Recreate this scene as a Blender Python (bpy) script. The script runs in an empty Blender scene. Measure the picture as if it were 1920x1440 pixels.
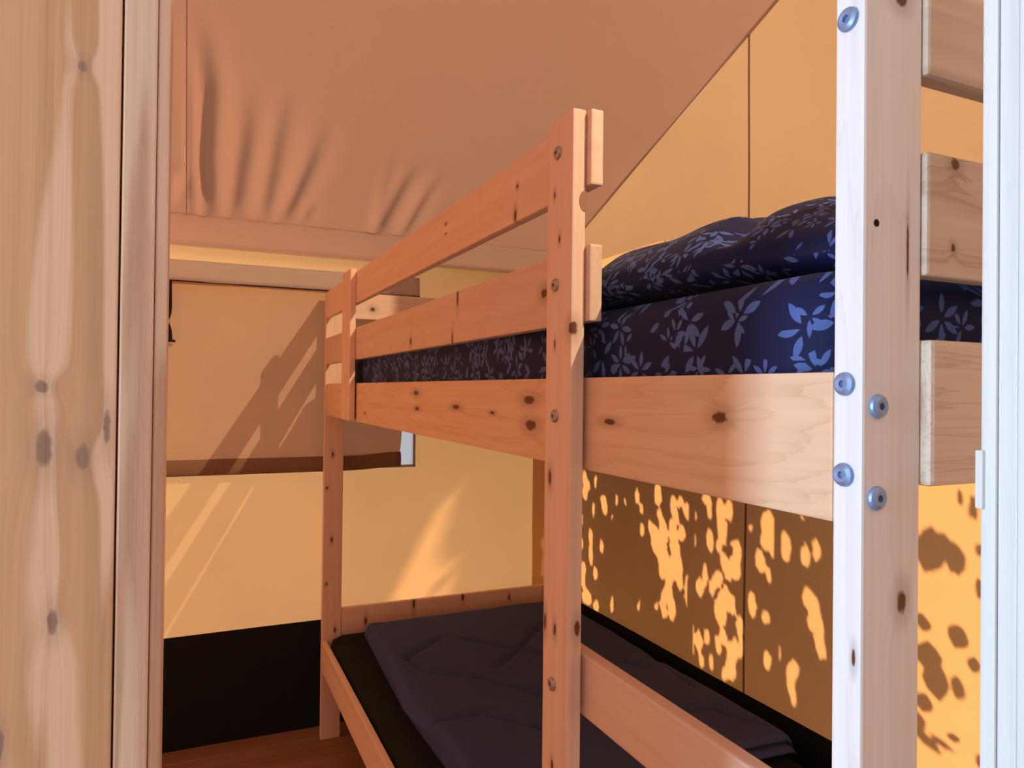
import bpy, bmesh, math, random
from mathutils import Vector, Matrix, noise as mnoise

random.seed(7)
C = bpy.context.scene.collection
H = 1.27                      # eye height: everything below is laid out relative to the eye, the floor is z = 0

# ------------------------------------------------------------------ camera
YAW, PIT, ROL, F = 0.42403, 0.0091038, 0.0111138, 1335.5
_f = Vector((math.sin(YAW)*math.cos(PIT), math.cos(YAW)*math.cos(PIT), math.sin(PIT)))
_r = Vector((math.cos(YAW), -math.sin(YAW), 0)); _u = _r.cross(_f)
R_ = math.cos(ROL)*_r + math.sin(ROL)*_u
U_ = -math.sin(ROL)*_r + math.cos(ROL)*_u
cam = bpy.data.cameras.new('camera'); cam.lens = F/1920*36; cam.sensor_width = 36; cam.clip_start = 0.01
co = bpy.data.objects.new('camera', cam); C.objects.link(co)
m = Matrix.Identity(4)
for i in range(3):
    m[i][0] = R_[i]; m[i][1] = U_[i]; m[i][2] = -_f[i]
m[2][3] = H
co.matrix_world = m
bpy.context.scene.camera = co

def on(ax, val, x, y):
    """the point of the photograph at pixel x, y on the plane axis = val (eye-relative)"""
    v = _f*F + R_*(x-960) - U_*(y-720)
    return v*(val/v[ax])

# ------------------------------------------------------------------ nodes
class N:
    def __init__(s, name):
        s.m = bpy.data.materials.new(name); s.m.use_nodes = True
        s.t = s.m.node_tree; s.t.nodes.clear()
        s.out = s.t.nodes.new('ShaderNodeOutputMaterial')
    def n(s, typ, **kw):
        nd = s.t.nodes.new(typ)
        for k, v in kw.items(): setattr(nd, k, v)
        return nd
    def set(s, sock, v):
        if isinstance(v, bpy.types.NodeSocket): s.t.links.new(v, sock)
        elif v is not None: sock.default_value = v
    def math(s, op, a, b=None, c=None, clamp=False):
        nd = s.n('ShaderNodeMath', operation=op); nd.use_clamp = clamp
        for i, v in enumerate((a, b, c)):
            if v is not None: s.set(nd.inputs[i], v)
        return nd.outputs[0]
    def vec(s, op, a, b=None, scale=None):
        nd = s.n('ShaderNodeVectorMath', operation=op)
        s.set(nd.inputs[0], a)
        if b is not None: s.set(nd.inputs[1], b)
        if scale is not None: s.set(nd.inputs['Scale'], scale)
        return nd.outputs['Value' if op in ('LENGTH', 'DOT_PRODUCT', 'DISTANCE') else 'Vector']
    def mix(s, fac, a, b, blend='MIX'):
        nd = s.n('ShaderNodeMix', data_type='RGBA', blend_type=blend)
        s.set(nd.inputs[0], fac); s.set(nd.inputs[6], a); s.set(nd.inputs[7], b)
        return nd.outputs[2]
    def ramp(s, fac, stops):
        nd = s.n('ShaderNodeValToRGB'); e = nd.color_ramp.elements
        while len(e) < len(stops): e.new(0.5)
        for i, (p, c) in enumerate(stops):
            e[i].position = p; e[i].color = c if len(c) == 4 else (*c, 1)
        s.set(nd.inputs[0], fac); return nd.outputs[0]
    def noise(s, vec, scale, detail=3, rough=0.5, dim='3D', dist=0.0):
        nd = s.n('ShaderNodeTexNoise', noise_dimensions=dim)
        if vec is not None: s.set(nd.inputs['Vector'], vec)
        nd.inputs['Scale'].default_value = scale; nd.inputs['Detail'].default_value = detail
        nd.inputs['Roughness'].default_value = rough; nd.inputs['Distortion'].default_value = dist
        return nd.outputs[0]
    def smooth(s, v, a, b):
        nd = s.n('ShaderNodeMapRange', interpolation_type='SMOOTHSTEP')
        s.set(nd.inputs[0], v); nd.inputs[1].default_value = a; nd.inputs[2].default_value = b
        return nd.outputs[0]
    def bump(s, h, strength=0.3, dist=0.002):
        nd = s.n('ShaderNodeBump'); nd.inputs['Strength'].default_value = strength
        nd.inputs['Distance'].default_value = dist; s.set(nd.inputs['Height'], h); return nd.outputs[0]
    def bsdf(s, col, rough=0.6, metal=0.0, normal=None, spec=0.3, **kw):
        nd = s.n('ShaderNodeBsdfPrincipled')
        s.set(nd.inputs['Base Color'], col if isinstance(col, bpy.types.NodeSocket) else (*col[:3], 1))
        s.set(nd.inputs['Roughness'], rough); nd.inputs['Metallic'].default_value = metal
        nd.inputs['Specular IOR Level'].default_value = spec
        if normal is not None: s.set(nd.inputs['Normal'], normal)
        for k, v in kw.items(): s.set(nd.inputs[k], v)
        s.t.links.new(nd.outputs[0], s.out.inputs[0]); return nd
    def pos(s):
        return s.n('ShaderNodeNewGeometry').outputs['Position']

def wood(name, axis, base=(0.72, 0.46, 0.27), dark=(0.50, 0.27, 0.13), knots=(), rings=0.5, rough=0.5, streak=0.35, ringscale=1.0, kcol=(0.13, 0.045, 0.018), patch=None):
    """pine with its grain along one axis; knots: (point, half-length along grain, half-width)"""
    k = N(name); p = k.pos()
    oi = k.n('ShaderNodeObjectInfo').outputs['Random']
    off = k.math('MULTIPLY', oi, 37.0)
    cv = k.n('ShaderNodeCombineXYZ')
    for i in range(3): k.set(cv.inputs[i], off)
    # bend the grain round the knots
    pw = p
    kmask = None
    for (kp, hl, hw) in knots:
        d = k.vec('SUBTRACT', p, (kp[0], kp[1], kp[2]+H))
        sc = [1/hw]*3; sc[axis] = 1/hl
        dl = k.vec('LENGTH', k.vec('MULTIPLY', d, tuple(sc)))
        wob = k.math('MULTIPLY', k.math('SUBTRACT', k.noise(p, 180, 2), 0.5), 0.7)
        dl2 = k.math('ADD', dl, wob)
        core = k.math('SUBTRACT', 1.0, k.smooth(dl2, 0.55, 1.15))
        halo = k.math('MULTIPLY', k.math('SUBTRACT', 1.0, k.smooth(dl, 0.8, 2.8)), 0.28)
        mk = k.math('MAXIMUM', core, halo)
        kmask = mk if kmask is None else k.math('MAXIMUM', kmask, mk)
        g = k.math('POWER', 2.718, k.math('MULTIPLY', k.math('MULTIPLY', dl, dl), -0.18))
        pw = k.vec('ADD', pw, k.vec('SCALE', d, scale=k.math('MULTIPLY', g, 1.4)))
    v = k.vec('ADD', pw, cv.outputs[0])
    sc = [34.0*ringscale]*3; sc[axis] = 0.9
    vs = k.vec('MULTIPLY', v, tuple(sc))
    n1 = k.noise(vs, 1.0, 4, 0.6, dist=0.4)
    sc2 = [150.0]*3; sc2[axis] = 2.0
    n2 = k.noise(k.vec('MULTIPLY', v, tuple(sc2)), 1.0, 3, 0.55)
    sc3 = [3.0]*3; sc3[axis] = 0.8
    n3 = k.noise(k.vec('MULTIPLY', v, tuple(sc3)), 1.0, 2, 0.5)
    ring = k.math('FRACT', k.math('MULTIPLY', k.math('ADD', n3, k.math('MULTIPLY', n1, 0.16)), 17.0*ringscale))
    ring = k.math('POWER', ring, 5.0)
    fac = k.math('ADD', k.math('MULTIPLY', k.smooth(n1, 0.35, 0.75), streak), k.math('MULTIPLY', ring, rings))
    fac = k.math('ADD', fac, k.math('MULTIPLY', k.math('SUBTRACT', n2, 0.5), 0.35), clamp=True)
    col = k.mix(fac, (*base, 1), (*dark, 1))
    tone = k.math('ADD', 0.90, k.math('MULTIPLY', oi, 0.16))
    col = k.mix(1.0, col, k.n('ShaderNodeCombineColor').outputs[0] if False else k.vec('SCALE', (1, 1, 1), scale=tone), 'MULTIPLY')
    if patch is not None:
        scp = [26.0]*3; scp[axis] = 2.6
        pn = k.noise(k.vec('MULTIPLY', v, tuple(scp)), 1.0, 2, 0.5, dist=0.6)
        col = k.mix(k.smooth(pn, 0.52, 0.60), col, (*patch, 1))
    if kmask is not None:
        col = k.mix(kmask, col, (*kcol, 1))
    hgt = k.math('ADD', n2, fac)
    k.bsdf(col, rough, normal=k.bump(hgt, 0.12, 0.001), spec=0.35)
    return k.m

def canvas(name, diff, trans, z_band=None, seams=(), weave=0.05, mottle=0.12, upper=None):
    k = N(name); p = k.pos()
    n = k.noise(p, 2.2, 4, 0.6); w = k.noise(k.vec('MULTIPLY', p, (420, 420, 900)), 1.0, 2)
    f = k.math('ADD', 1.0, k.math('ADD', k.math('MULTIPLY', k.math('SUBTRACT', n, 0.5), mottle*2), k.math('MULTIPLY', k.math('SUBTRACT', w, 0.5), weave*4)))
    dcol = k.vec('SCALE', diff, scale=f); tcol = k.vec('SCALE', trans, scale=f)
    sx = k.n('ShaderNodeSeparateXYZ'); k.set(sx.inputs[0], p)
    if upper is not None:      # above this line a dimmer sun glow is painted into the cloth colour
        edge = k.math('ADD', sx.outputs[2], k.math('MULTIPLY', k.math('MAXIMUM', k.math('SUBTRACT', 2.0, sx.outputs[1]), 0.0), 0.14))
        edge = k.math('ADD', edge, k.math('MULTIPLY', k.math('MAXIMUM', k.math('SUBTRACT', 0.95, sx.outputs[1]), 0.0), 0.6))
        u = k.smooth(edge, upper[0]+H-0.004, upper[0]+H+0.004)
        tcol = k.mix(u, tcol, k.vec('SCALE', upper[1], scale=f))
    for (ax, val, hw) in seams:
        d = k.math('ABSOLUTE', k.math('SUBTRACT', sx.outputs[ax], val))
        s_ = k.math('SUBTRACT', 1.0, k.smooth(d, hw*0.7, hw*1.3))
        tcol = k.mix(k.math('MULTIPLY', s_, 0.85), tcol, (0.03, 0.012, 0.008, 1))
        dcol = k.mix(k.math('MULTIPLY', s_, 0.75), dcol, (0.05, 0.03, 0.02, 1))
    nb = k.bump(k.math('ADD', w, n), 0.15, 0.001)
    a = k.n('ShaderNodeBsdfDiffuse'); k.set(a.inputs[0], dcol); k.set(a.inputs['Normal'], nb)
    b = k.n('ShaderNodeBsdfTranslucent'); k.set(b.inputs[0], tcol)
    ad = k.n('ShaderNodeAddShader'); k.t.links.new(a.outputs[0], ad.inputs[0]); k.t.links.new(b.outputs[0], ad.inputs[1])
    sh = ad.outputs[0]
    k.t.links.new(sh, k.out.inputs[0])
    return k.m

def plain(name, col, rough=0.8, metal=0.0, spec=0.2, nscale=60, namp=0.15, bump=0.1):
    k = N(name); n = k.noise(k.pos(), nscale, 3)
    c = k.vec('SCALE', tuple(col), scale=k.math('ADD', 1.0-namp/2, k.math('MULTIPLY', n, namp)))
    k.bsdf(c, rough, metal, normal=k.bump(n, bump, 0.001), spec=spec)
    return k.m

def leaf_fabric(name, ground, leaf, scale=9.0):
    """dark cloth printed with small sprigs of pointed leaves, laid out on the UV map (metres)"""
    k = N(name)
    uv = k.n('ShaderNodeUVMap').outputs[0]
    mask = None
    for (sc, off, keep) in ((scale, 0.0, 0.0), (scale*1.25, 3.37, 0.25), (scale*1.7, 7.1, 0.45)):
        q = k.vec('ADD', k.vec('SCALE', uv, scale=sc), (off, off*0.7, 0))
        vo = k.n('ShaderNodeTexVoronoi', voronoi_dimensions='2D', feature='F1')
        vo.inputs['Scale'].default_value = 1.0; vo.inputs['Randomness'].default_value = 0.75
        k.set(vo.inputs['Vector'], q)
        loc = k.vec('SUBTRACT', q, vo.outputs['Position'])
        rnd = k.n('ShaderNodeSeparateColor'); k.set(rnd.inputs[0], vo.outputs['Color'])
        xy = k.n('ShaderNodeSeparateXYZ'); k.set(xy.inputs[0], loc)
        th = k.math('ARCTAN2', xy.outputs[1], xy.outputs[0])
        th = k.math('ADD', th, k.math('MULTIPLY', rnd.outputs[0], 6.283))
        rr = k.vec('LENGTH', loc)
        n_l = 6.0; step = 2*math.pi/n_l
        idx = k.math('FLOOR', k.math('DIVIDE', th, step))
        md = k.math('SUBTRACT', k.math('SUBTRACT', th, k.math('MULTIPLY', idx, step)), step/2)
        wn = k.n('ShaderNodeTexWhiteNoise', noise_dimensions='2D')
        cb = k.n('ShaderNodeCombineXYZ'); k.set(cb.inputs[0], k.math('ADD', idx, k.math('MULTIPLY', rnd.outputs[2], 91.0))); k.set(cb.inputs[1], rnd.outputs[1])
        k.set(wn.inputs['Vector'], cb.outputs[0])
        lx = k.math('SUBTRACT', k.math('MULTIPLY', rr, k.math('COSINE', md)), 0.26)
        ly = k.math('MULTIPLY', rr, k.math('SINE', md))
        hl = k.math('ADD', 0.13, k.math('MULTIPLY', wn.outputs[0], 0.08))
        t = k.math('DIVIDE', lx, hl)
        wd = k.math('MULTIPLY', k.math('SUBTRACT', 1.0, k.math('MULTIPLY', t, t)), 0.065)
        ins = k.math('SUBTRACT', wd, k.math('ABSOLUTE', ly))
        mk = k.smooth(ins, -0.006, 0.006)
        mk = k.math('MULTIPLY', mk, k.math('GREATER_THAN', wn.outputs[0], 0.38))
        mk = k.math('MULTIPLY', mk, k.math('GREATER_THAN', rnd.outputs[1], keep))
        mask = mk if mask is None else k.math('MAXIMUM', mask, mk)
    tone = k.noise(uv, 14, 2)
    lf = k.vec('SCALE', leaf, scale=k.math('ADD', 0.7, k.math('MULTIPLY', tone, 0.6)))
    col = k.mix(mask, (*ground, 1), lf)
    k.bsdf(col, 0.7, spec=0.2, normal=k.bump(k.noise(uv, 500, 2), 0.08, 0.001), **{'Sheen Weight': 0.05, 'Sheen Roughness': 0.4})
    return k.m

# ------------------------------------------------------------------ mesh helpers
def link(name, bm, mat, parent=None, origin=None, smooth=False, mats=None):
    me = bpy.data.meshes.new(name)
    if origin is None:
        if parent is not None: origin = Vector((0, 0, 0)); 
        else:
            xs = [v.co for v in bm.verts]
            lo = [min(c[i] for c in xs) for i in range(3)]; hi = [max(c[i] for c in xs) for i in range(3)]
            origin = Vector(((lo[0]+hi[0])/2, (lo[1]+hi[1])/2, lo[2]))
    par_w = Vector((0, 0, 0)); q = parent
    while q is not None: par_w += q.location; q = q.parent
    wo = origin + Vector((0, 0, H)) if parent is None else par_w
    for v in bm.verts: v.co = v.co + Vector((0, 0, H)) - wo
    bmesh.ops.recalc_face_normals(bm, faces=bm.faces[:])
    bm.to_mesh(me); bm.free()
    o = bpy.data.objects.new(name, me); C.objects.link(o)
    o.location = wo if parent is None else (0, 0, 0)
    if parent is not None: o.parent = parent
    for mm in (mats or [mat]): me.materials.append(mm)
    if smooth:
        for p in me.polygons: p.use_smooth = True
    return o

def add_box(bm, x, y, z, bev=0.0, seg=2):
    r = bmesh.ops.create_cube(bm, size=1.0)
    vs = r['verts']
    for v in vs:
        v.co = Vector(((x[0]+x[1])/2 + v.co.x*(x[1]-x[0]), (y[0]+y[1])/2 + v.co.y*(y[1]-y[0]), (z[0]+z[1])/2 + v.co.z*(z[1]-z[0])))
    if bev > 0:
        es = list({e for v in vs for e in v.link_edges})
        bmesh.ops.bevel(bm, geom=es, offset=bev, segments=seg, profile=0.6, affect='EDGES')

def box(name, x, y, z, mat, parent=None, bev=0.003, seg=2):
    bm = bmesh.new(); add_box(bm, x, y, z, bev, seg)
    return link(name, bm, mat, parent)

def grid(name, nu, nv, fn, mat, parent=None, uvfn=None, smooth=True, mats=None, mfn=None, thick=None):
    """surface fn(u, v), u and v in 0..1; thick = (dx, dy, dz) copies it to a back sheet and closes the rim"""
    bm = bmesh.new(); uvl = bm.loops.layers.uv.new('UVMap')
    def sheet(off):
        return [[bm.verts.new(Vector(fn(i/nu, j/nv)) + off) for j in range(nv+1)] for i in range(nu+1)]
    def faces(g, flip):
        for i in range(nu):
            for j in range(nv):
                q = [g[i][j], g[i+1][j], g[i+1][j+1], g[i][j+1]]; w = [(i, j), (i+1, j), (i+1, j+1), (i, j+1)]
                if flip: q.reverse(); w.reverse()
                f = bm.faces.new(q)
                for lp, (a, b) in zip(f.loops, w):
                    lp[uvl].uv = uvfn(a/nu, b/nv) if uvfn else (a/nu, b/nv)
                if mfn: f.material_index = mfn((i+.5)/nu, (j+.5)/nv)
    g = sheet(Vector((0, 0, 0))); faces(g, False)
    if thick:
        h = sheet(Vector(thick)); faces(h, True)
        for i in range(nu):
            bm.faces.new((g[i][0], h[i][0], h[i+1][0], g[i+1][0])); bm.faces.new((g[i][nv], g[i+1][nv], h[i+1][nv], h[i][nv]))
        for j in range(nv):
            bm.faces.new((g[0][j], g[0][j+1], h[0][j+1], h[0][j])); bm.faces.new((g[nu][j], h[nu][j], h[nu][j+1], g[nu][j+1]))
    return link(name, bm, mat, parent, smooth=smooth, mats=mats)

def structure(o): o['kind'] = 'structure'; return o
def tag(o, label, cat, group=None):
    o['label'] = label; o['category'] = cat
    if group: o['group'] = group
    return o
def empty(name, loc):
    o = bpy.data.objects.new(name, None); C.objects.link(o)
    o.location = Vector(loc) + Vector((0, 0, H)); o.empty_display_size = 0.1
    return o
def sstep(a, b, x):
    t = max(0.0, min(1.0, (x-a)/(b-a))); return t*t*(3-2*t)
def nz(x, y, z=0.0): return mnoise.noise(Vector((x, y, z)))

# ------------------------------------------------------------------ materials
XR, YF = 1.46, 2.75            # gable wall and far wall
BAND = -0.874                  # top of the black skirt of the canvas
CANVAS_D = (0.46, 0.30, 0.165); 
M_far = canvas('far_canvas', CANVAS_D, (0.56, 0.275, 0.105))
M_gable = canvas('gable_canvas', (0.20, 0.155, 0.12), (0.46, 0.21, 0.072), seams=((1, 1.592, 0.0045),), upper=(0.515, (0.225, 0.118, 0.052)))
_v = _f*F + R_*(350-960) - U_*(200-720); SEAMX = (_v*(1.667/(_v.z+0.397*_v.y))).x
M_roof = canvas('roof_canvas', (0.33, 0.235, 0.175), (0.112, 0.051, 0.030), seams=((0, SEAMX, 0.0012),), mottle=0.06)
M_flap = canvas('flap_canvas', (0.44, 0.30, 0.19), (0.22, 0.105, 0.052))
M_val = canvas('valance_canvas', (0.46, 0.37, 0.32), (0.16, 0.125, 0.105))
M_hem = canvas('hem_canvas', (0.24, 0.14, 0.09), (0.02, 0.01, 0.006))
M_beam = canvas('eave_canvas', (0.86, 0.79, 0.70), (0.2, 0.15, 0.11))
M_main = canvas('main_tent_canvas', (0.48, 0.43, 0.38), (0.32, 0.31, 0.335))
M_fill = canvas('fill_canvas', (0.50, 0.34, 0.22), (0.88, 0.48, 0.28))
M_black = plain('black_groundsheet', (0.010, 0.012, 0.013), 0.75, nscale=300)
M_strap = plain('black_strap', (0.012, 0.008, 0.008), 0.8)
M_clear = canvas('clear_window_foil', (0.35, 0.37, 0.40), (0.50, 0.55, 0.62), weave=0.0, mottle=0.05)
M_bolt = plain('zinc_bolt', (0.27, 0.38, 0.62), 0.4, metal=0.5, spec=0.5, namp=0.05)
M_hole = plain('hole_dark', (0.02, 0.012, 0.008), 0.9)
M_sheet = leaf_fabric('leaf_print_cotton', (0.007, 0.011, 0.055), (0.075, 0.125, 0.34), 15.0)
M_blackfab = plain('black_mattress_cover', (0.012, 0.013, 0.014), 0.9, spec=0.1, nscale=200)
M_quilt = plain('dark_quilt', (0.050, 0.068, 0.17), 0.85, spec=0.15, nscale=120, namp=0.3)

PX = lambda ax, val, pts, hl, hw: [(on(ax, val, x, y), a*hl, b*hw) for (x, y, a, b) in pts]
BASE, DARK = (0.84, 0.59, 0.44), (0.70, 0.44, 0.29)
WZ = wood('pine_upright', 2, BASE, DARK, streak=0.5, rings=0.25)
WY = wood('pine_rail', 1, BASE, DARK, streak=0.5, rings=0.2)
WX = wood('pine_end_board', 0, BASE, DARK, streak=0.6, rings=0.5)
W_mid = wood('pine_ladder_post', 2, BASE, DARK, streak=0.5, rings=0.2, knots=[
    (on(0, .425, 1040, 366), .006, .0025), (on(0, .425, 1049, 448), .006, .003), (on(1, .767, 1074, 615), .010, .008),
    (on(0, .425, 1040, 646), .007, .0025), (on(0, .425, 1031, 895), .012, .005), (on(0, .425, 1040, 1180), .010, .004),
    (on(0, .425, 1022, 1165), .014, .004), (on(1, .767, 1082, 1178), .012, .005), (on(0, .425, 1035, 1435), .008, .004)])
W_near = wood('pine_front_post', 2, (0.85, 0.84, 0.82), (0.71, 0.66, 0.61), streak=0.55, rings=0.35, knots=[
    (on(1, .371, 1690, 1128), .011, .006), (on(1, .371, 1690, -2), .008, .008), (on(1, .371, 1702, 470), .03, .0015), (on(0, .45, 1600, 1235), .008, .002)])
W_rail = wood('pine_long_rail', 1, (0.84, 0.57, 0.36), (0.68, 0.41, 0.23), streak=0.45, rings=0.5, ringscale=1.2, knots=PX(0, .4495, [
    (780, 737, 1, 1), (782, 766, .8, .8), (855, 763, 1, .8), (992, 750, 1, 1.2), (995, 797, 1, 1.4), (923, 774, .5, .5),
    (1143, 791, .7, .7), (1349, 783, .55, 1.1), (684, 775, .5, .5)], .022, .0065))
W_guard = wood('pine_guard_top', 1, BASE, DARK, streak=0.45, rings=0.3, knots=PX(0, .445, [
    (970, 349, .25, .6), (966, 404, .3, 1.6), (836, 420, .4, .4), (836, 438, .3, .3)], .018, .007))
W_guard2 = wood('pine_guard_low', 1, BASE, DARK, streak=0.45, rings=0.3, knots=PX(0, .445, [
    (858, 558, .35, 2.2), (848, 636, .3, 2.0), (770, 640, .5, 1.2), (1020, 550, .7, 1.0)], .016, .008))
W_lit = wood('pine_far_board', 0, BASE, DARK, streak=0.4, rings=0.3, knots=[(on(1, 2.63, 699, 580), .012, .010)])
W_lowend = wood('pine_low_far_board', 0, BASE, DARK, streak=0.4, rings=0.3, knots=PX(1, 2.63, [
    (686, 1165, .5, 1.6), (776, 1132, .5, 2.0), (868, 1120, .5, 1.4), (955, 1120, .4, 1.2)], .012, .012))
W_farpost = wood('pine_far_post', 2, BASE, DARK, streak=0.5, rings=0.2, knots=[(on(1, 2.63, x, y), a, .005) for (x, y, a) in
    ((624, 852, .012), (613, 915, .006), (622, 1012, .012), (628, 1181, .012), (612, 1095, .006))])
W_endguard = wood('pine_near_guard', 0, (0.70, 0.56, 0.43), (0.50, 0.36, 0.25), streak=0.6, rings=0.9, knots=[(on(1, .367, 1790, 308), .006, .006), (on(1, .367, 1786, 465), .003, .004)])
W_panelA = wood('planed_door_board', 2, (0.78, 0.47, 0.255), (0.58, 0.32, 0.165), streak=0.8, rings=0.1, ringscale=1.9, kcol=(0.36, 0.22, 0.15), patch=(0.88, 0.58, 0.37), knots=[
    (on(1, .45, 155, 124), .004, .0025), (on(1, .45, 83, 840), .013, .0045), (on(1, .45, 155, 857), .008, .004), (on(1, .45, 78, 725), .004, .004),
    (on(1, .45, 200, 800), .011, .0022), (on(1, .45, 98, 1165), .008, .003), (on(1, .45, 0, 1395), .01, .002)])
W_panelB = wood('planed_door_stile', 2, (0.74, 0.46, 0.30), (0.55, 0.32, 0.20), streak=0.8, patch=(0.82, 0.58, 0.41), rings=0.2, ringscale=2.6)
W_trim = wood('grooved_pale_post', 2, (0.74, 0.74, 0.71), (0.60, 0.61, 0.60), streak=0.7, rings=0.2, ringscale=2.0)
W_floor = wood('floor_board', 0, (0.30, 0.15, 0.08), (0.18, 0.08, 0.04), streak=0.6, rings=0.3)

# ------------------------------------------------------------------ the tent bedroom
ROOF = lambda y: 1.667 - 0.397*y
# floor boards
bm = bmesh.new()
y = -2.8
while y < YF:
    add_box(bm, (-1.8, 2.4), (y, min(y+0.136, YF+.04)), (-H-0.03, -H), 0.003, 1); y += 0.140
structure(link('floor', bm, W_floor))

# far wall: canvas above a black skirt
def far_wall_mesh():
    bm = bmesh.new()
    xs = [-1.8 + .1*i for i in range(12)] + [-.6 + 1.406*i/28 for i in range(29)] + [.806 + .654*i/20 for i in range(1, 21)]
    zs = [-H + (BAND+H)*i/8 for i in range(9)] + [BAND + (-.296-BAND)*i/14 for i in range(1, 15)] + [-.296 + .636*i/14 for i in range(1, 15)] + [.34 + .3*i/8 for i in range(1, 9)]
    g = [[bm.verts.new((x, YF + (0.010*nz(x*1.7, z*1.9, 3.1)), z)) for z in zs] for x in xs]
    for i in range(len(xs)-1):
        for j in range(len(zs)-1):
            cx, cz = (xs[i]+xs[i+1])/2, (zs[j]+zs[j+1])/2
            if -.6 < cx < .806 and -.296 < cz < .34: continue
            f = bm.faces.new((g[i][j], g[i+1][j], g[i+1][j+1], g[i][j+1]))
            f.material_index = 1 if cz < BAND else 0
    return link('wall_far', bm, None, smooth=True, mats=[M_far, M_black])
structure(far_wall_mesh())

# gable wall on the long side, slack at the far corner, its top cut along the roof slope
def gable(u, v):
    Y = -0.5 + (YF+0.0+0.5)*u
    top = ROOF(Y) + 0.01
    Z = -H + (BAND+.014+H)*v/.2 if v <= .2 else BAND+.014 + (top-BAND-.014)*(v-.2)/.8
    s = sstep(2.645, 2.742, Y)*(1 - sstep(-0.1, 0.75, Z))
    X = XR - 0.115*s + 0.006*nz(Y*2.1, Z*1.6, 9.0) 
    return (X, Y, Z)
def gband(u, v):
    return 1 if v < .2 else 0
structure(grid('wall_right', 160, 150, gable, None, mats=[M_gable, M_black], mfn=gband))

# roof: a sloping canvas rising from the eave, with folds gathered at the eave
FOLDS = [([(347, 0), (352, 200), (356, 400)], .006, .010, 1.0), ([(358, 0), (374, 90), (384, 170), (380, 300), (388, 398)], .016, .026, 1.0),
         ([(330, 400), (345, 330)], .012, .014, 1.0), ([(456, 140), (452, 260), (432, 402)], .018, .016, .8),
         ([(540, 130), (516, 250), (490, 405)], .017, .012, .7), ([(612, 200), (572, 310), (527, 412)], .018, .017, .9),
         ([(590, 372), (566, 412)], .012, .008, .8), ([(735, 260), (703, 430)], .014, .007, .5), ([(780, 290), (745, 350), (706, 434)], .018, .019, 1.0),
         ([(835, 300), (790, 370), (752, 438)], .014, .011, .7)]
def roof_pt(x, y):
    v = _f*F + R_*(x-960) - U_*(y-720)
    t = 1.667/(v.z + 0.397*v.y); return v*t
FL = [([(roof_pt(*p).x, roof_pt(*p).y) for p in pts], w, a, e) for pts, w, a, e in FOLDS]
def fold_h(x, y):
    h = 0.0
    for pts, w, a, e in FL:
        tot = len(pts)-1
        best = 9; bt = 0; side = 1
        for i in range(tot):
            ax, ay = pts[i]; bx, by = pts[i+1]
            dx, dy = bx-ax, by-ay; L2 = dx*dx+dy*dy
            t = max(0, min(1, ((x-ax)*dx+(y-ay)*dy)/L2))
            ex, ey = x-ax-dx*t, y-ay-dy*t
            d = math.hypot(ex, ey)
            if d < best:
                best = d; bt = (i+t)/tot; side = 1 if ex*dy-ey*dx > 0 else -1
        if best < 0.16:
            s = best*side/w
            amp = 1.15*a*sstep(0.0, 0.75, bt)*(1-.65*sstep(.86, 1.0, bt))
            h += amp*(math.exp(-0.5*(s/1.1)**2) - 0.75*math.exp(-0.5*((s-2.0)/1.5)**2))
    return h
def roof(u, v):
    X = -1.8 + (XR+1.8)*u; Y = YF - (YF+0.5)*v
    h = 0.0
    if X < 0.9 and X > -.5 and Y > 1.2: h = fold_h(X, Y)
    h += 0.008*nz(X*1.3, Y*1.1, 4.2)
    return (X, Y - h*.37, ROOF(Y) - h*.93)
structure(grid('ceiling', 300, 260, roof, M_roof))

# eave beam under the roof edge and a narrow ledge below it
def eave(u, v):
    X = -1.8 + 3.25*u
    z = ROOF(2.70) + 0.004 - 0.106*v
    return (X, 2.70 + 0.004*math.sin(v*3.1) + 0.003*nz(X*3, v*2), z + 0.003*nz(X*4, 2.0)*(1-v) + (0.012*math.exp(-((X-on(1, 2.7, 700, 437).x)/.03)**2) if v < .3 else 0))
structure(grid('trim_1', 120, 6, eave, M_beam, thick=(0, 0.045, 0)))

# window in the far wall: rolled valance, canvas flap, tie strap and the clear foil behind the flap
W1 = empty('window_1', (0.25, YF-0.03, -0.31)); structure(W1)
vy = YF - 0.012
def flap(u, v):
    X = -0.62 + (0.752+0.62)*u; Z = 0.372 - (0.372+0.252)*v
    cut = 0.05*max(0, v-.80)/.2
    X -= cut*cut*9*sstep(.90, 1, u)*.5
    Yy = vy - 0.030 + 0.012*nz(X*2.0, Z*2.2, 1.0) - 0.012*sstep(.75, 1, v) + .006*nz(X*6, Z*1.5, 5.0)
    return (X, Yy, Z + 0.012*u*0)
grid('window_flap', 60, 40, flap, M_flap, W1)
def hem(u, v):
    X = -0.62 + (0.745+0.62)*u; a = v*math.pi*1.1
    r = 0.024 - .006*u
    return (X, vy - 0.030 - 0.012 + .010*nz(X*2.0, -.56, 1.0) - 0.010*math.sin(a), -0.252 - 0.028*(1-math.cos(a)) + .010*sstep(.85, 1, u))
grid('flap_hem', 60, 10, hem, M_hem, W1, thick=(0, 0.003, 0.001))
def valance(u, v):
    X = -0.62 + (0.816+0.62)*u
    return (X, vy - 0.038 - 0.006*v + .004*nz(X*5, v, 2), 0.438 - 0.074*v)
grid('window_valance', 60, 4, valance, M_val, W1, thick=(0, 0.004, 0))
bm = bmesh.new(); add_box(bm, (-0.078, 0.816), (vy-0.0445, vy-0.041), (0.3615, 0.3655)); link('valance_cord', bm, M_strap, W1)
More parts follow.
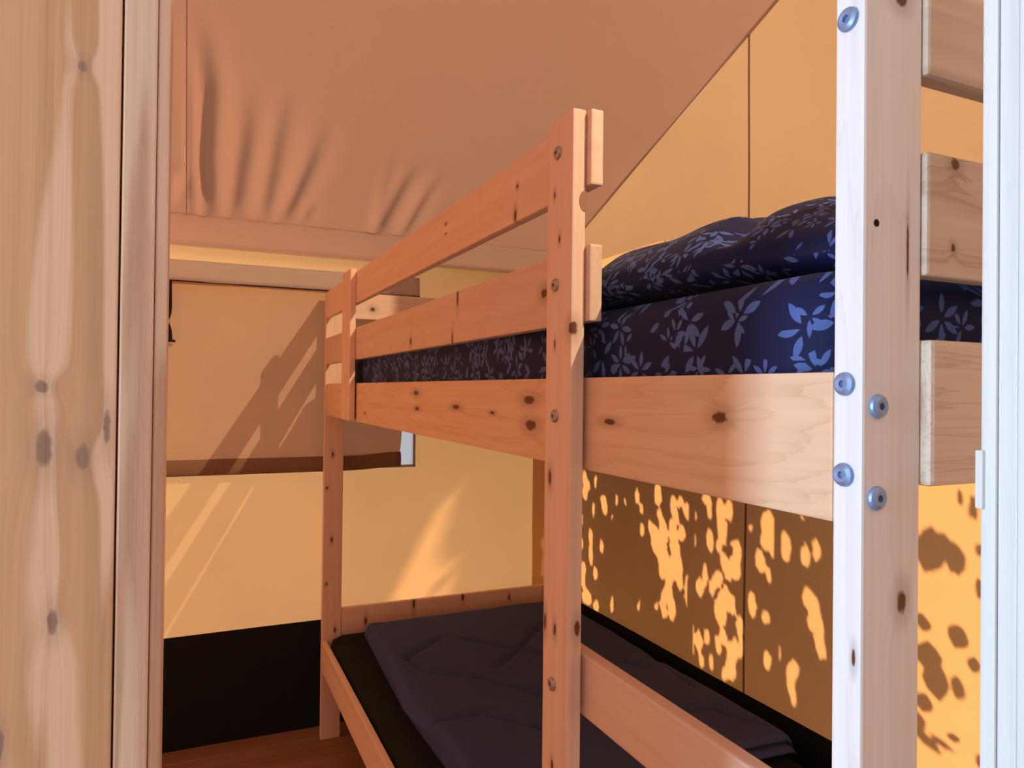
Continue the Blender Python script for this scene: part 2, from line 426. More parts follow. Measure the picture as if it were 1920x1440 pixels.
# strap, twisted near its end
bm = bmesh.new(); prev = None
sx0 = on(1, vy-.05, 317, 540).x
for i in range(25):
    t = i/24; z = 0.362 - 0.205*t; w = 0.0085*(1 - 0.80*math.exp(-((t-.68)/.13)**2)); a = math.pi*sstep(.5, .85, t)
    c = Vector((sx0 + .004*t + .006*max(0, t-.85), vy-0.050, z))
    d = Vector((w*math.cos(a), w*math.sin(a)*.6, 0)); n_ = Vector((0, -.002, 0))
    q = [bm.verts.new(c-d), bm.verts.new(c+d), bm.verts.new(c+d+n_), bm.verts.new(c-d+n_)]
    if prev:
        for j in range(4): bm.faces.new((prev[j], prev[(j+1) % 4], q[(j+1) % 4], q[j]))
    prev = q
add_box(bm, (sx0-.006, sx0+.022), (vy-.056, vy-.048), (0.152, 0.160), .002)
link('window_strap', bm, M_strap, W1)
grid('window_pane', 12, 6, lambda u, v: (-0.60+1.406*u, vy-.003+.002*nz(u*6, v*3, 3), -0.296+.636*v), M_clear, W1)
bm = bmesh.new()
for (x, z) in (((-.61, .816), (-.306, -.297)), ((.806, .816), (-.306, .36))): add_box(bm, x, (vy-.010, vy-.001), z, .002)
link('window_frame', bm, plain('foil_welt', (0.42, 0.42, 0.45), .5), W1)

# left: planed boards of the door frame; right: grooved pale post
structure(box('trim_2', (-0.165, -0.0374), (0.45, 0.49), (-H, 1.25), W_panelA, None, .0012))
bm = bmesh.new()
add_box(bm, (-0.0364, -0.0195), (0.450, 0.49), (-H, 1.25), .0012)
add_box(bm, (-0.0193, -0.0128), (0.4508, 0.49), (-H, 1.25), .0025, 3)
structure(link('trim_3', bm, W_panelB))
structure(box('wall_left', (-1.8, -0.166), (0.455, 0.485), (-H, 1.35), W_panelA, None, .002))
bm = bmesh.new()
yy = 0.252
widths = [.0085, .0105, .006, .0125, .008, .0145, .009, .013, .011, .014, .016, .02]
for i, w in enumerate(widths):
    add_box(bm, (0.398 + (.0012 if i % 3 == 1 else 0), .47), (yy-w+.0004, yy), (-H, 1.3), .0012, 2); yy -= w
add_box(bm, (0.3955, 0.41), (.2495, .2535), (-0.062, -0.030), .0006)
structure(link('trim_4', bm, W_trim))

# ------------------------------------------------------------------ bunk bed
bed = empty('bunk_bed', (0.9, 1.5, -H))
tag(bed, 'pine bunk bed with guard rails, ladder gap and bolted posts in the tent bedroom', 'bunk bed')
XO, XI = 0.445, 0.463                  # front rails
Y0, Y1 = 0.397, 2.63
def part(name, x, y, z, mat, bev=.003): return box(name, x, y, z, mat, bed, bev)
near = part('corner_post', (0.450, 0.513), (0.371, 0.397), (-H, 0.356), W_near, .0025); near['label'] = 'pale corner post with zinc bolts'
farp = part('corner_post', (0.445, 0.514), (2.63, 2.656), (-H, 0.350), W_farpost)
part('corner_post', (1.338, 1.378), (2.610, 2.630), (-H, 0.350), WZ)
part('corner_post', (1.362, 1.40), (0.371, 0.397), (-H, 0.356), WZ)
# ladder post with a round notch on its inner edge
mid = part('ladder_post', (0.425, 0.4442), (0.767, 0.835), (-H, 0.350), W_mid, .003)
bm = bmesh.new()
nc = on(1, .767, 1096, 377)
add = bmesh.ops.create_cone(bm, cap_ends=True, segments=28, radius1=.0135, radius2=.0135, depth=.003)
for v in add['verts']:
    q = v.co.copy(); v.co = Vector((min(nc.x + q.x*.55, .4446), .7668 + q.z*.3, nc.z + q.y*.95))
link('knot_plug', bm, plain('red_knot', (0.36, 0.17, 0.10), .6), mid)
part('cleat', (0.427, 0.4448), (2.115, 2.235), (-0.095, 0.357), WZ)
part('guard_rail', (XO, XI), (0.757, Y1), (0.255, 0.349), W_guard)
part('guard_rail', (XO, XI), (0.757, Y1), (0.0865, 0.182), W_guard2)
part('side_rail', (0.4495, 0.4675), (Y0, Y1), (-0.098, 0.017), W_rail, .002)
part('ladder_rung', (0.4495, 0.4675), (Y0, 0.83), (-0.403, -0.326), wood('pine_rung', 1, BASE, DARK, rings=.25))
part('side_rail', (XO, XI), (Y0, Y1), (-1.02, -0.913), WY)
part('side_rail', (1.335, 1.353), (Y0, Y1), (-0.097, -0.01), WY)
part('side_rail', (1.37, 1.388), (Y0, Y1), (-1.02, -0.93), WY)
# near end
part('end_guard', (0.5135, 1.36), (0.3665, 0.3855), (0.247, 0.345), W_endguard)
part('end_guard', (0.5135, 1.36), (0.3665, 0.3855), (0.092, 0.188), W_endguard)
er = part('end_rail', (0.5135, 1.36), (0.3625, 0.3855), (-0.070, 0.0425), wood('pine_near_rail', 0, (0.74, 0.59, 0.45), (0.56, 0.41, 0.29), rings=.8, ringscale=1.8), .004)
part('end_rail', (0.5135, 1.39), (0.371, 0.389), (-1.02, -0.92), WX)
# far end
part('end_guard', (0.5145, 1.375), (2.632, 2.650), (0.258, 0.354), W_lit)
part('end_guard', (0.5145, 1.375), (2.632, 2.650), (0.088, 0.184), WX)
part('end_rail', (0.5145, 1.375), (2.632, 2.650), (-0.097, 0.0165), WX)
part('end_rail', (0.5145, 1.39), (2.632, 2.650), (-1.0, -0.802), W_lowend)
# boards that carry the mattresses
part('bed_base', (0.468, 1.334), (0.40, 2.625), (-0.055, -0.040), WX)
part('bed_base', (0.464, 1.369), (0.40, 2.625), (-1.035, -1.02), WX)

def bolt(px, py, ax, val, parent, r=.009, mat=None):
    c = on(ax, val, px, py); bm = bmesh.new()
    prof = [(0.0, .0010), (r*.30, .0010), (r*.30, .0042), (r*.62, .0046), (r*.92, .0030), (r, .0012), (r, -.002)]
    n_ = 28; rings = []
    for (rad, hgt) in prof:
        ring = []
        for k in range(n_):
            a = 2*math.pi*k/n_
            rr = rad
            if 0 < rad < r*.35: rr = rad*(1 if k % (n_//4) else 1.05)
            p, q = rr*math.cos(a), rr*math.sin(a)
            ring.append(bm.verts.new(c + (Vector((-hgt, p, q)) if ax == 0 else Vector((p, -hgt, q)))))
        rings.append(ring)
    for a, b in zip(rings, rings[1:]):
        for k in range(n_):
            try: bm.faces.new((a[k], a[(k+1) % n_], b[(k+1) % n_], b[k]))
            except ValueError: pass
    bmesh.ops.remove_doubles(bm, verts=bm.verts, dist=1e-6)
    return link('bolt', bm, mat or M_bolt, parent, smooth=False)
for p in ((1592, 37), (1585, 720), (1583, 890)): bolt(*p, 0, .450, near)
for p in ((1645, 762), (1642, 934)): bolt(*p, 1, .371, near)
def hole(px, py, ax, val, parent, r):
    c = on(ax, val, px, py); bm = bmesh.new()
    vs = []
    for k in range(16):
        a = 2*math.pi*k/16
        vs.append(bm.verts.new(c + (Vector((-.0004, r*math.cos(a), r*math.sin(a))) if ax == 0 else Vector((r*math.cos(a), -.0004, r*math.sin(a))))))
    bm.faces.new(vs); return link('bolt_hole', bm, M_hole, parent)
hole(1643, 418, 1, .371, near, .0028)
M_bolt2 = plain('dull_bolt', (0.42, 0.36, 0.30), 0.4, metal=0.7, spec=0.5, namp=0.05)
for p in ((1047, 287), (1042, 535), (1041, 780), (1036, 1282)): bolt(*p, 0, .425, mid, .0085, M_bolt2)

# ------------------------------------------------------------------ bedding
def rounded_slab(x, y, z, r, nx, ny, puff, seed, sag=0.0):
    """closed cushion-like slab; returns bmesh with UVs in metres"""
    bm = bmesh.new(); uvl = bm.loops.layers.uv.new('UVMap')
    # profile ring round the slab: superellipse in plan, several heights
    hs = [0, .12, .3, .5, .7, .88, 1.0]
    N_ = 2*(nx+ny)
    def plan(k):
        k %= N_
        if k < nx: return (k/nx, 0)
        if k < nx+ny: return (1, (k-nx)/ny)
        if k < 2*nx+ny: return (1-(k-nx-ny)/nx, 1)
        return (0, 1-(k-2*nx-ny)/ny)
    X0, X1 = x; Ya, Yb = y
    def inset(h):
        e = min(h, 1-h)*(z[1]-z[0])
        return r - math.sqrt(max(0, r*r - max(0, r-e)**2)) if e < r else 0
    def place(u, v, ins, zz):
        px, py = X0+(X1-X0)*u, Ya+(Yb-Ya)*v
        px = min(max(px, X0+ins), X1-ins); py = min(max(py, Ya+ins), Yb-ins)
        # rounded corners in plan
        cr = .05
        cx = min(max(px, X0+cr), X1-cr); cy = min(max(py, Ya+cr), Yb-cr)
        dx, dy = px-cx, py-cy; d = math.hypot(dx, dy)
        lim = cr-ins
        if d > lim > 0 and dx and dy: px, py = cx+dx/d*lim, cy+dy/d*lim
        return Vector((px, py, zz))
    rows = []
    for h in hs:
        row = []
        for k in range(N_):
            u, v = plan(k)
            p = place(u, v, inset(h), z[0]+(z[1]-z[0])*h)
            w = .003*nz(p.x*9+seed, p.y*9, p.z*20)
            p.x += w; p.y += w
            row.append(bm.verts.new(p))
        rows.append(row)
    per = [0]
    for k in range(N_): 
        a, b = plan(k), plan(k+1)
        per.append(per[-1] + math.hypot((b[0]-a[0])*(X1-X0), (b[1]-a[1])*(Yb-Ya)))
    for i in range(len(hs)-1):
        for k in range(N_):
            f = bm.faces.new((rows[i][k], rows[i][(k+1) % N_], rows[i+1][(k+1) % N_], rows[i+1][k]))
            for lp, (uu, hh) in zip(f.loops, ((per[k], hs[i]), (per[k+1], hs[i]), (per[k+1], hs[i+1]), (per[k], hs[i+1]))):
                lp[uvl].uv = (uu, hh*(z[1]-z[0]))
    for top in (True, False):
        rim = rows[-1] if top else rows[0]
        g = {}
        for i in range(nx+1):
            for j in range(ny+1):
                if i in (0, nx) or j in (0, ny): continue
                p = place(i/nx, j/ny, inset(1), z[1] if top else z[0])
                if top:
                    e = min(i/nx, 1-i/nx, j/ny*2.2, (1-j/ny)*2.2)
                    p.z += puff*sstep(0, .12, e) + .004*nz(p.x*5+seed, p.y*5)*sstep(0, .1, e)
                g[i, j] = bm.verts.new(p)
        for k in range(N_):
            u, v = plan(k); g[round(u*nx), round(v*ny)] = rim[k]
        for i in range(nx):
            for j in range(ny):
                q = [g[i, j], g[i+1, j], g[i+1, j+1], g[i, j+1]]
                if len(set(q)) < 3: continue
                f = bm.faces.new(q)
                for lp in f.loops: lp[uvl].uv = (lp.vert.co.x+5, lp.vert.co.y)
    return bm
bm = rounded_slab((0.4690, 1.332), (0.402, 2.47), (-0.040, 0.104), .022, 36, 84, .004, 1.0)
um = link('mattress', bm, M_sheet, smooth=True)
tag(um, 'upper bunk mattress in a dark blue leaf-print sheet behind the guard rails', 'mattress')
bm = rounded_slab((0.467, 1.368), (0.41, 2.628), (-1.02, -0.888), .035, 36, 84, .006, 8.0)
lm = link('mattress', bm, M_blackfab, smooth=True)
tag(lm, 'lower bunk mattress with a plain black cover under the dark quilt', 'mattress')

# plump leaf-print duvet bunched on the upper mattress
def duvet():
    nx, ny = 70, 90
    cx, cy, ax_, ay_ = 0.80, 0.83, 0.325, 0.50
    bm = bmesh.new(); uvl = bm.loops.layers.uv.new('UVMap')
    def prof(a, b):
        d = (abs(a)**2.3 + abs(b)**2.4)**(1/2.35)
        return max(0.0, 1 - d**2.0), d
    def pt(i, j, top):
        a, b = -1+2*i/nx, -1+2*j/ny
        dq = max(abs(a), abs(b)); de = (abs(a)**3.4 + abs(b)**3.4)**(1/3.4)
        if de > 0: a, b = a*dq/de, b*dq/de
        k = math.sqrt(max(1e-9, 1 - 0.18*b*b)); l = math.sqrt(max(1e-9, 1 - 0.18*a*a))
        X = cx + ax_*a*k; Y = cy + ay_*b*l
        h, d = max(0.0, 1-dq*dq), dq
        skew = 1.0 - 0.52*sstep(-.35, 1.0, b)
        belly = .030*min(1.0, (h*4.0))**.45                     # the side swells out below the dome
        zt = belly + 0.090*skew*h**1.2
        crease = 0.020*math.exp(-((Y-0.64-.16*(a+.6))/.020)**2)*sstep(.02, .3, h)*sstep(.0, -.6, a)
        crease += 0.012*math.exp(-((Y-0.95-.30*(a+.6))/.030)**2)*sstep(.02, .3, h)*sstep(.6, -.3, a)
        wr = .007*nz(X*8, Y*6, 2.0)*min(1, 2*h) + .004*nz(X*19, Y*15, 5.0)*min(1, 2*h) + .004*math.sin(Y*24+X*9)*min(1, h*2)*sstep(.2, -.8, a)
        zb = 0.1115 + .020
        if top: return Vector((X, Y, zb + (zt - crease + wr if h > 0 else 0)))
        return Vector((X, Y, zb - .0195*min(1.0, (h*4.0))**.5))
    g = {}
    for top in (1, 0):
        for i in range(nx+1):
            for j in range(ny+1):
                rim = i in (0, nx) or j in (0, ny)
                if rim and not top: g[0, i, j] = g[1, i, j]; continue
                g[top, i, j] = bm.verts.new(pt(i, j, top))
    arc = {}
    for top in (1, 0):
        for j in range(ny+1):
            arc[top, 0, j] = 0.0
            for i in range(nx): arc[top, i+1, j] = arc[top, i, j] + (g[top, i+1, j].co-g[top, i, j].co).length
            mid_ = arc[top, nx//2, j]
            for i in range(nx+1): arc[top, i, j] -= mid_
    for top in (1, 0):
        for i in range(nx):
            for j in range(ny):
                f = bm.faces.new((g[top, i, j], g[top, i+1, j], g[top, i+1, j+1], g[top, i, j+1]))
                for lp, (p, q) in zip(f.loops, ((i, j), (i+1, j), (i+1, j+1), (i, j+1))):
                    lp[uvl].uv = (arc[top, p, q]*1.2 + 9 + top*4, 2*q/ny*ay_*1.25)
    return link('duvet', bm, M_sheet, smooth=True)
tag(duvet(), 'plump duvet with pale leaf sprigs bunched up on the upper mattress', 'duvet')

# dark quilt on the lower mattress, folded double so that its end shows two rolled lobes
def lowpt(x, y, z=-.835): return on(2, z, x, y)
SEAMS = [[lowpt(*p) for p in s] for s in ([(870, 1200), (1010, 1225), (1090, 1238)], [(816, 1262), (900, 1270), (1010, 1303), (1080, 1318)],
         [(780, 1360), (900, 1340), (1010, 1366), (1090, 1385)], [(935, 1253), (1010, 1182), (1060, 1150)], [(820, 1200), (760, 1235), (800, 1260)],
         [(1095, 1252), (1170, 1240), (1210, 1255)], [(1280, 1335), (1340, 1330), (1420, 1360)], [(1150, 1170), (1230, 1235), (1300, 1290)], [(720, 1240), (760, 1330), (850, 1440)])]
def quilt_h(x, y):
    h = .004*nz(x*4, y*4, 7) + .0025*nz(x*13, y*11, 3)
    for s in SEAMS:
        for a, b in zip(s, s[1:]):
            dx, dy = b.x-a.x, b.y-a.y
            t = max(0, min(1, ((x-a.x)*dx+(y-a.y)*dy)/(dx*dx+dy*dy)))
            d = math.hypot(x-a.x-dx*t, y-a.y-dy*t)
            if d < .06: h -= .011*math.exp(-(d/.012)**2)
    return h
def quilt():
    bm = bmesh.new(); nx = 90
    ztop, zmid, zbot = -0.828, -0.853, -0.8775
    # profile in (y, z): far end, along the top to the near end, two lobes, back below
    prof = [(2.50, zbot)] + [(2.50+.018*math.sin(a), zmid - .0255*math.cos(a)) for a in [math.pi*k/8 for k in range(1, 8)]]
    prof += [(2.50 - (2.50-1.34)*k/100, ztop) for k in range(0, 101)]
    r = (ztop-zmid)/2
    prof += [(1.34 - .030*math.sin(a), ztop - r + r*math.cos(a)) for a in [math.pi*k/9 for k in range(1, 10)]]
    prof += [(1.355, zmid)]
    r2 = (zmid-zbot)/2
    prof += [(1.335 - .036*math.sin(a), zmid - r2 + r2*math.cos(a)) for a in [math.pi*k/9 for k in range(1, 10)]]
    prof += [(1.9, zbot)]
    X0, X1 = 0.560, 1.356
    rows = []
    for i in range(nx+1):
        u = i/nx; x = X0 + (X1-X0)*u
        e = min(u, 1-u); th = math.sqrt(max(0.0, 1-(1-min(1, e/.03))**2))   # round the long edges
        row = []
        for (y, z) in prof:
            zz = zbot + (z-zbot)*(.25+.75*th)
            if z > ztop-.004: zz += quilt_h(x, y)*th
            sh = .02*nz(x*3, 1.0, y*.5)*(1 if y < 1.5 else .4)
            row.append(bm.verts.new(Vector((x + .012*nz(y*4, u, 6)*(1 if u in (0, 1) else .6) + .040*nz(y*1.9, 4.0, 2.0)*(1-u)**3, y + sh, zz))))
        rows.append(row)
    n_ = len(prof)
    for i in range(nx):
        for j in range(n_): bm.faces.new((rows[i][j], rows[i+1][j], rows[i+1][(j+1) % n_], rows[i][(j+1) % n_]))
    bm.faces.new(rows[0]); bm.faces.new(rows[-1][::-1])
    return link('quilt', bm, M_quilt, smooth=True)
tag(quilt(), 'dark stitched quilt folded double on the lower black mattress', 'quilt')

# ------------------------------------------------------------------ shrub outside the gable wall: its leaves dapple the canvas
SUN = Vector((0.80, 0.28, 0.62)).normalized()        # towards the sun
CR = lambda cx, cy: on(0, XR, 1000 + cx*.3125, 860 + cy*.3125)
SPOTS = [  # bright gaps: crop x, y, half width, half height, lean
 (308, 110, 12, 40, .1), (330, 160, 12, 30, .1), (312, 205, 16, 38, 0), (374, 135, 8, 40, 0), (428, 280, 16, 60, .3), (410, 235, 8, 20, .3), (476, 355, 7, 20, 0), (500, 250, 8, 35, 0),
 (552, 265, 12, 16, 0), (620, 225, 11, 45, 0), (648, 310, 9, 30, 0), (650, 430, 13, 38, 0), (470, 195, 6, 12, 0), (362, 300, 8, 40, 0), (288, 370, 10, 40, 0), (290, 510, 10, 30, 0), (345, 470, 12, 50, .1),
 (345, 570, 12, 70, .1), (372, 690, 14, 36, .1), (410, 530, 12, 40, 0), (300, 660, 16, 40, 0), (295, 730, 14, 30, 0), (320, 830, 30, 45, .1), (376, 885, 18, 28, 0), (470, 880, 9, 50, 0), (630, 890, 9, 24, 0),
 (735, 885, 12, 26, 0), (745, 190, 20, 40, 0), (745, 245, 26, 28, 0), (755, 340, 14, 30, .2), (840, 280, 20, 60, .1), (850, 360, 16, 50, .1), (882, 258, 14, 32, 0), (930, 320, 30, 50, .2), (965, 345, 14, 40, .2),
 (705, 420, 18, 45, .3), (735, 500, 32, 90, .2), (780, 450, 22, 70, .2), (775, 590, 36, 70, .1), (830, 420, 18, 60, .1), (845, 520, 26, 90, .15), (890, 450, 22, 46, 0), (870, 640, 22, 80, .15), (820, 680, 28, 80, .1), (880, 730, 16, 60, .05),
 (770, 690, 16, 36, 0), (810, 780, 22, 70, 0), (780, 880, 18, 80, .1), (830, 900, 24, 70, 0), (935, 810, 20, 100, .02), (930, 740, 14, 40, 0), (962, 485, 15, 50, .2), (1060, 490, 20, 70, .2), (1055, 290, 14, 70, .1), (1030, 240, 22, 30, 0),
 (1120, 300, 22, 70, .05), (1135, 430, 28, 80, .1), (1115, 520, 14, 40, -.1), (1175, 310, 22, 60, .05), (1225, 550, 26, 60, .3), (1145, 610, 20, 50, .3), (1210, 660, 38, 60, .3), (1170, 690, 20, 36, 0), (1000, 770, 24, 50, .1), (1032, 690, 14, 60, 0),
 (1075, 770, 18, 46, 0), (1110, 715, 24, 46, .1), (1150, 830, 30, 60, -.2), (1115, 900, 26, 70, 0), (1145, 930, 18, 60, .1), (1195, 870, 18, 60, .1), (1245, 1000, 20, 60, .15), (950, 1080, 16, 110, .05), (995, 1090, 18, 70, .1), (1045, 1065, 18, 40, 0),
 (1140, 1055, 20, 50, .1), (1112, 1120, 16, 50, .3), (1215, 1140, 26, 60, .05), (1250, 1130, 16, 60, .1), (1190, 1250, 28, 80, .1), (1070, 1210, 14, 50, .1), (1010, 1210, 14, 40, .2), (1150, 1290, 14, 40, .1), (1300, 410, 12, 36, 0), (1405, 390, 44, 70, 0),
 (1430, 500, 18, 110, .15), (1385, 490, 22, 46, .2), (1360, 610, 26, 70, .2), (1412, 700, 14, 50, .2), (1510, 530, 32, 80, .15), (1540, 400, 8, 50, 0), (1630, 590, 28, 70, .1), (1697, 550, 22, 66, 0), (1315, 870, 22, 80, .15), (1395, 950, 24, 40, 0),
 (1650, 850, 34, 70, .3), (1690, 890, 24, 60, .1), (1667, 1005, 16, 36, 0), (1720, 1020, 22, 60, 0), (1715, 1110, 26, 90, .2), (1745, 1190, 10, 50, .3), (1468, 1155, 18, 50, .2), (1405, 1210, 22, 60, 0), (1560, 1270, 36, 60, -.3), (1545, 1350, 24, 70, 0),
 (1560, 1430, 16, 60, .2), (1615, 350, 12, 30, 0), (1768, 760, 12, 50, 0), (1775, 380, 12, 30, 0), (1180, 1130, 14, 40, 0)]
def ell(c, hw, hh, lean):
    a = CR(c[0], c[1]); b = CR(c[0]+hw, c[1]); d = CR(c[0], c[1]+hh)
    return (a.y, a.z, abs(b.y-a.y)*.95, abs(d.z-a.z)*.95, lean)
GAPS = [ell((s[0], s[1]), s[2], s[3], s[4]) for s in SPOTS]
for (x, y, hw, hh) in ((1002, 1000, 5, 20), (1009, 1030, 7, 22), (1011, 1070, 7, 20), (1004, 950, 3, 10)):
    a = on(0, 1.36, x, y) + SUN*(.10/SUN.x); b = on(0, 1.36, x+hw, y+hh) + SUN*(.10/SUN.x); GAPS.append((a.y, a.z, abs(a.y-b.y), abs(a.z-b.z), 0))
for (x, y, hw, hh) in ((1128, 512, 3, 18), (1142, 505, 10, 16), (1150, 495, 10, 14), (1168, 492, 7, 10), (1190, 482, 9, 7), (1215, 470, 12, 5), (1177, 487, 5, 9)):
    a = on(0, XR, x, y); b = on(0, XR, x+hw, y+hh); GAPS.append((a.y, a.z, abs(a.y-b.y), abs(a.z-b.z), 0))
DARKS = [(1745, 1030, 26, 42), (1790, 1045, 18, 28), (1768, 1015, 16, 18), (1838, 1105, 8, 18), (1836, 1030, 6, 12), (1730, 1165, 14, 18), (1796, 1193, 17, 26), (1740, 1235, 24, 34), (1750, 1275, 22, 36), (1732, 1320, 14, 22), (1827, 1245, 11, 17),
         (1797, 1290, 13, 22), (1735, 1385, 30, 24), (1765, 1395, 20, 14), (1785, 1385, 12, 12), (1720, 1355, 12, 20), (1838, 1430, 8, 14), (1800, 930, 5, 14), (1825, 955, 6, 22), (1700, 1000, 20, 40), (1690, 1280, 25, 60)]
DK = []
for (x, y, hw, hh) in DARKS:
    a = on(0, XR, x, y); b = on(0, XR, x+hw, y+hh); DK.append((a.y, a.z, abs(a.y-b.y), abs(a.z-b.z)))
BINS = {}
for g_ in GAPS:
    for q in range(int((g_[0]-g_[2]*1.9-.02)*20)-1, int((g_[0]+g_[2]*1.9+.02)*20)+2): BINS.setdefault(q, []).append(g_)
def in_gap(y, z, pad):
    for (cy, cz, hy, hz, lean) in BINS.get(int(y*20), ()):
        dz = z-cz
        dy = (y-cy) - lean*dz*.75
        if (dy/(hy+pad))**2 + (dz/(hz+pad*1.4))**2 < 1: return True
    return False
YSPLIT = on(0, XR, 1640, 900).y
M_leaf = plain('shrub_leaf', (0.05, 0.10, 0.025), .6)
leafy = bmesh.new(); twig = bmesh.new()
def leaf(bm, c, L, W, ang, tilt):
    a = SUN.cross(Vector((0, 0, 1))).normalized(); b = a.cross(SUN).normalized()
    d = (math.cos(ang)*a + math.sin(ang)*b); w = SUN.cross(d)
    d = (d + tilt*SUN).normalized()
    pts = [(-1, 0), (-.45, .8), (.15, 1), (.65, .6), (1, 0), (.65, -.6), (.15, -1), (-.45, -.8)]
    bm.faces.new([bm.verts.new(c + d*(L*p) + w*(W*q)) for p, q in pts])
def over(y, z, t): return Vector((XR, y, z)) + SUN*(t/SUN.x)
cnt = 0
rnd = random.Random(11)
for k in range(95000):
    y = rnd.uniform(YSPLIT, 2.80); z = rnd.uniform(-0.98, 0.58)
    top = 0.505 - .14*max(0, 2.0-y)
    L = rnd.choice((.011, .015, .020, .028)); W = L*rnd.uniform(.38, .55)
    if z + L*.6 > top: continue
    ang = rnd.gauss(math.pi/2, .7)
    ok = True
    ca, sa = math.cos(ang), math.sin(ang)
    for (p, q) in ((-1, 0), (-.5, .8), (.2, 1), (1, 0), (.2, -1), (-.5, -.8), (0, 0), (.6, .6), (.6, -.6)):
        yy_ = y + (-ca*L*p + sa*W*q); zz_ = z + (sa*L*p + ca*W*q)*1.25
        if in_gap(yy_, zz_, 0.0) or yy_ < YSPLIT-.01: ok = False; break
    if not ok: continue
    leaf(leafy, over(y, z, rnd.uniform(.34, .50)), L, W, ang, rnd.uniform(-.25, .25)); cnt += 1
for (cy, cz, hy, hz) in DK:
    for q in range(3):
        s = rnd.uniform(.75, 1.05)
        leaf(leafy, over(cy+rnd.uniform(-.3, .3)*hy, cz+rnd.uniform(-.25, .25)*hz, rnd.uniform(.30, .5)), hz*s, hy*s*1.05, math.pi/2 + rnd.uniform(-.35, .35), rnd.uniform(-.2, .2))
# unseen tree foliage, added to shade the far wall but for a few slits
SL = [((.735, -.90), (1.035, -.36), .050, .040), ((.85, -.90), (.98, -.62), .006, .006), ((.93, -.90), (1.035, -.62), .020, .020)]
def in_slit(x, z):
    for (a, b, w0, w1) in SL:
        dx, dz = b[0]-a[0], b[1]-a[1]; L = math.hypot(dx, dz)
        t = ((x-a[0])*dx+(z-a[1])*dz)/(L*L); d = abs((x-a[0])*dz-(z-a[1])*dx)/L
        if -.05 < t < 1 and d < (w0+(w1-w0)*t)*min(1, (1-t)*3.0)+.004: return True
    return False
for k in range(21000):
    x = rnd.uniform(-.7, 1.45); z = rnd.uniform(-1.0, .62); L = rnd.uniform(.022, .045); W = L*.5
    ang = rnd.gauss(math.pi/2, .8); ca, sa = math.cos(ang), math.sin(ang)
    thin = math.exp(-(((x-.2) - (z+.6)*.75)/.09)**2)
    if rnd.random() < thin*.93: continue
    if any(in_slit(x + q[0]*L + q[1]*W, z + q[2]*L + q[3]*W) for q in ((ca, 0, sa, 0), (-ca, 0, -sa, 0), (ca*.5, -sa*.7, sa*.5, ca*.7), (-ca*.5, -sa*.7, -sa*.5, ca*.7), (ca*.5, sa*.7, sa*.5, -ca*.7), (-ca*.5, sa*.7, -sa*.5, -ca*.7), (0, -sa, 0, ca), (0, sa, 0, -ca), (0, 0, 0, 0))): continue
    p = Vector((x, YF, z)) + SUN*rnd.uniform(1.95, 2.35)
    leaf(leafy, p, L, W, math.pi - ang if False else ang, rnd.uniform(-.2, .2))
for (x, y, r) in ((1.85, 1.62, .010), (1.9, 2.0, .012), (1.88, 2.4, .012), (2.9, 3.4, .03)):
    for q in range(6):
        z0, z1 = -H-.05 + q*.27, -H-.05 + (q+1)*.27
        add_box(leafy, (x-r+q*.01, x+r+q*.01), (y-r, y+r), (z0, z1))
print('leaves', cnt)
sh = link('shrub', leafy, M_leaf)
tag(sh, 'leafy shrub outside the sunlit canvas wall, with added tree foliage shading the far wall', 'shrub'); sh['kind'] = 'stuff'

# ------------------------------------------------------------------ main tent behind the camera
def flat(name, pts, mat):
    bm = bmesh.new(); bm.faces.new([bm.verts.new(p) for p in pts])
    return structure(link(name, bm, mat))
flat('ceiling_main', [(-1.8, -2.8, 2.95), (2.4, -2.8, 2.95), (2.4, -.5, 2.95), (-1.8, -.5, 2.95)], M_main)
flat('wall_back', [(-1.8, -2.8, -H), (2.4, -2.8, -H), (2.4, -2.8, 2.95), (-1.8, -2.8, 2.95)], M_main)
flat('wall_main_right', [(2.4, -2.8, -H), (2.4, -.5, -H), (2.4, -.5, 2.95), (2.4, -2.8, 2.95)], M_main)
flat('wall_main_front', [(XR, -.5, -H), (2.4, -.5, -H), (2.4, -.5, 2.95), (XR, -.5, 2.95)], M_main)
DY0, DY1 = 0.20, 0.42  # bounds of an assumed, unseen doorway, left open for the cool lamp
flat('wall_main_left', [(-1.8, -2.8, -H), (-1.8, DY0, -H), (-1.8, DY0, 2.95), (-1.8, -2.8, 2.95)], M_main)
flat('wall_left_rear', [(-1.8, DY1, -H), (-1.8, .49, -H), (-1.8, .49, 1.47), (-1.8, DY1, 1.5)], M_main)
flat('wall_left_fill', [(-.72, .486, -H), (-.72, YF, -H), (-.72, YF, .58), (-.72, .486, 1.475)], M_fill)  # unseen wall, set close and extra translucent to act as warm fill light
flat('wall_lintel', [(-1.8, DY0, 1.05), (-1.8, DY1, 1.05), (-1.8, DY1, 1.86), (-1.8, DY0, 1.86)], M_main)
def skylight_blocker(u, v):  # unseen, added to block low skylight from the gable canvas
    y = -4 + 10*u; p = v*2.9
    if v < .82: x, z = 6.6, -H + p*1.22
    else: x, z = 6.6 + (v-.82)*5, -H + 2.9
    return (x + .25*nz(y*1.3, p*1.5, 2) + .08*nz(y*6, p*7, 1), y, z + .18*nz(y*1.1, 5.5) + .08*nz(y*6, p*7, 4))
hg = grid('skylight_blocker', 160, 60, skylight_blocker, plain('blocker_green', (.03, .06, .02), .9, nscale=30, namp=.8, bump=.6), smooth=False, thick=(1.0, 0, -.05))
hg['kind'] = 'stuff'; hg['label'] = 'unseen green block added outside to cut skylight on the canvas wall'; hg['category'] = 'skylight_blocker'
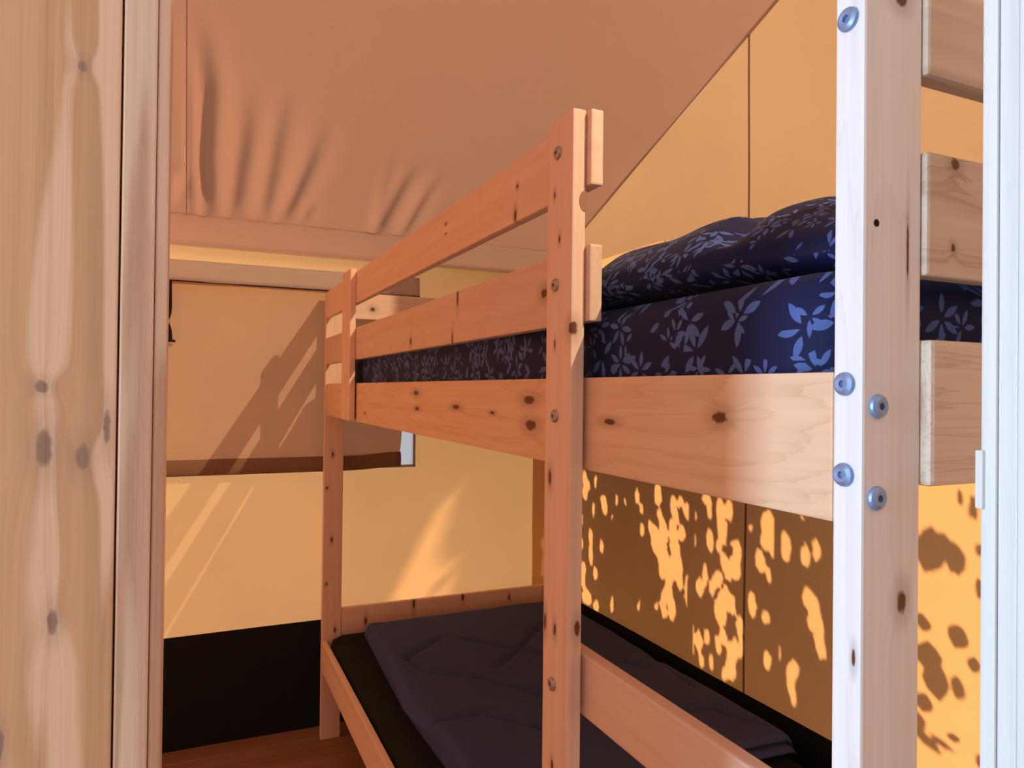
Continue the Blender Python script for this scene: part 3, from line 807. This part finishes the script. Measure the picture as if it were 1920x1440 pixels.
flat('wall_spot_blocker', [(.38, -.5, -H), (XR, -.5, -H), (XR, -.5, 1.105), (.38, -.5, 1.105)], M_main)  # unseen wall added to keep the spot lamp off the near post
flat('wall_over_bedroom', [(-1.8, -.5, 1.86), (XR, -.5, 1.86), (XR, -.5, 2.95), (-1.8, -.5, 2.95)], M_main)
flat('ground', [(-14, -14, -H-.05), (14, -14, -H-.05), (14, 14, -H-.05), (-14, 14, -H-.05)], plain('dry_grass', (.16, .15, .07), .9, nscale=8, namp=.5))

# ------------------------------------------------------------------ light
def lamp(name, typ, loc, energy, col, target=None, **kw):
    l = bpy.data.lights.new(name, typ); l.energy = energy; l.color = col
    for k, v in kw.items(): setattr(l, k, v)
    o = bpy.data.objects.new(name, l); C.objects.link(o); o.location = Vector(loc) + Vector((0, 0, H))
    if target is not None:
        o.rotation_euler = (Vector(target)-Vector(loc)).to_track_quat('-Z', 'Y').to_euler()
    return o
lamp('sun', 'SUN', (4, 0.5, 3), 9.0, (1.0, 0.88, 0.70), Vector((4, .5, 3))-SUN, angle=math.radians(1.0))
# spot lamp added inside the unseen main tent to stand in for low sunlight
lamp('added_sun_spot', 'SPOT', (1.85, -2.1, 2.55), 580, (1.0, 0.76, 0.48), (0.55, 1.9, 0.05), spot_size=math.radians(46), spot_blend=.4, shadow_soft_size=.012)
# area lamp for cool daylight, in an assumed, unseen doorway of the main tent
lamp('assumed_doorway_lamp', 'AREA', (-1.76, (DY0+DY1)/2, 0.05), 52, (0.46, 0.73, 1.0), (0.5, (DY0+DY1)/2, 0.05), shape='RECTANGLE', size=DY1-DY0, size_y=1.9)
w = bpy.data.worlds.new('sky'); bpy.context.scene.world = w; w.use_nodes = True
bg = w.node_tree.nodes['Background']; bg.inputs[0].default_value = (0.75, 0.86, 1.0, 1); bg.inputs[1].default_value = 1.6

sc = bpy.context.scene
sc.view_settings.view_transform = 'Standard'; sc.view_settings.look = 'None'
sc.view_settings.exposure = 0.0; sc.view_settings.gamma = 1.0; sc.view_settings.use_curve_mapping = False
sc.cycles.use_denoising = True
sc.cycles.max_bounces = 8; sc.cycles.diffuse_bounces = 6; sc.cycles.transmission_bounces = 6
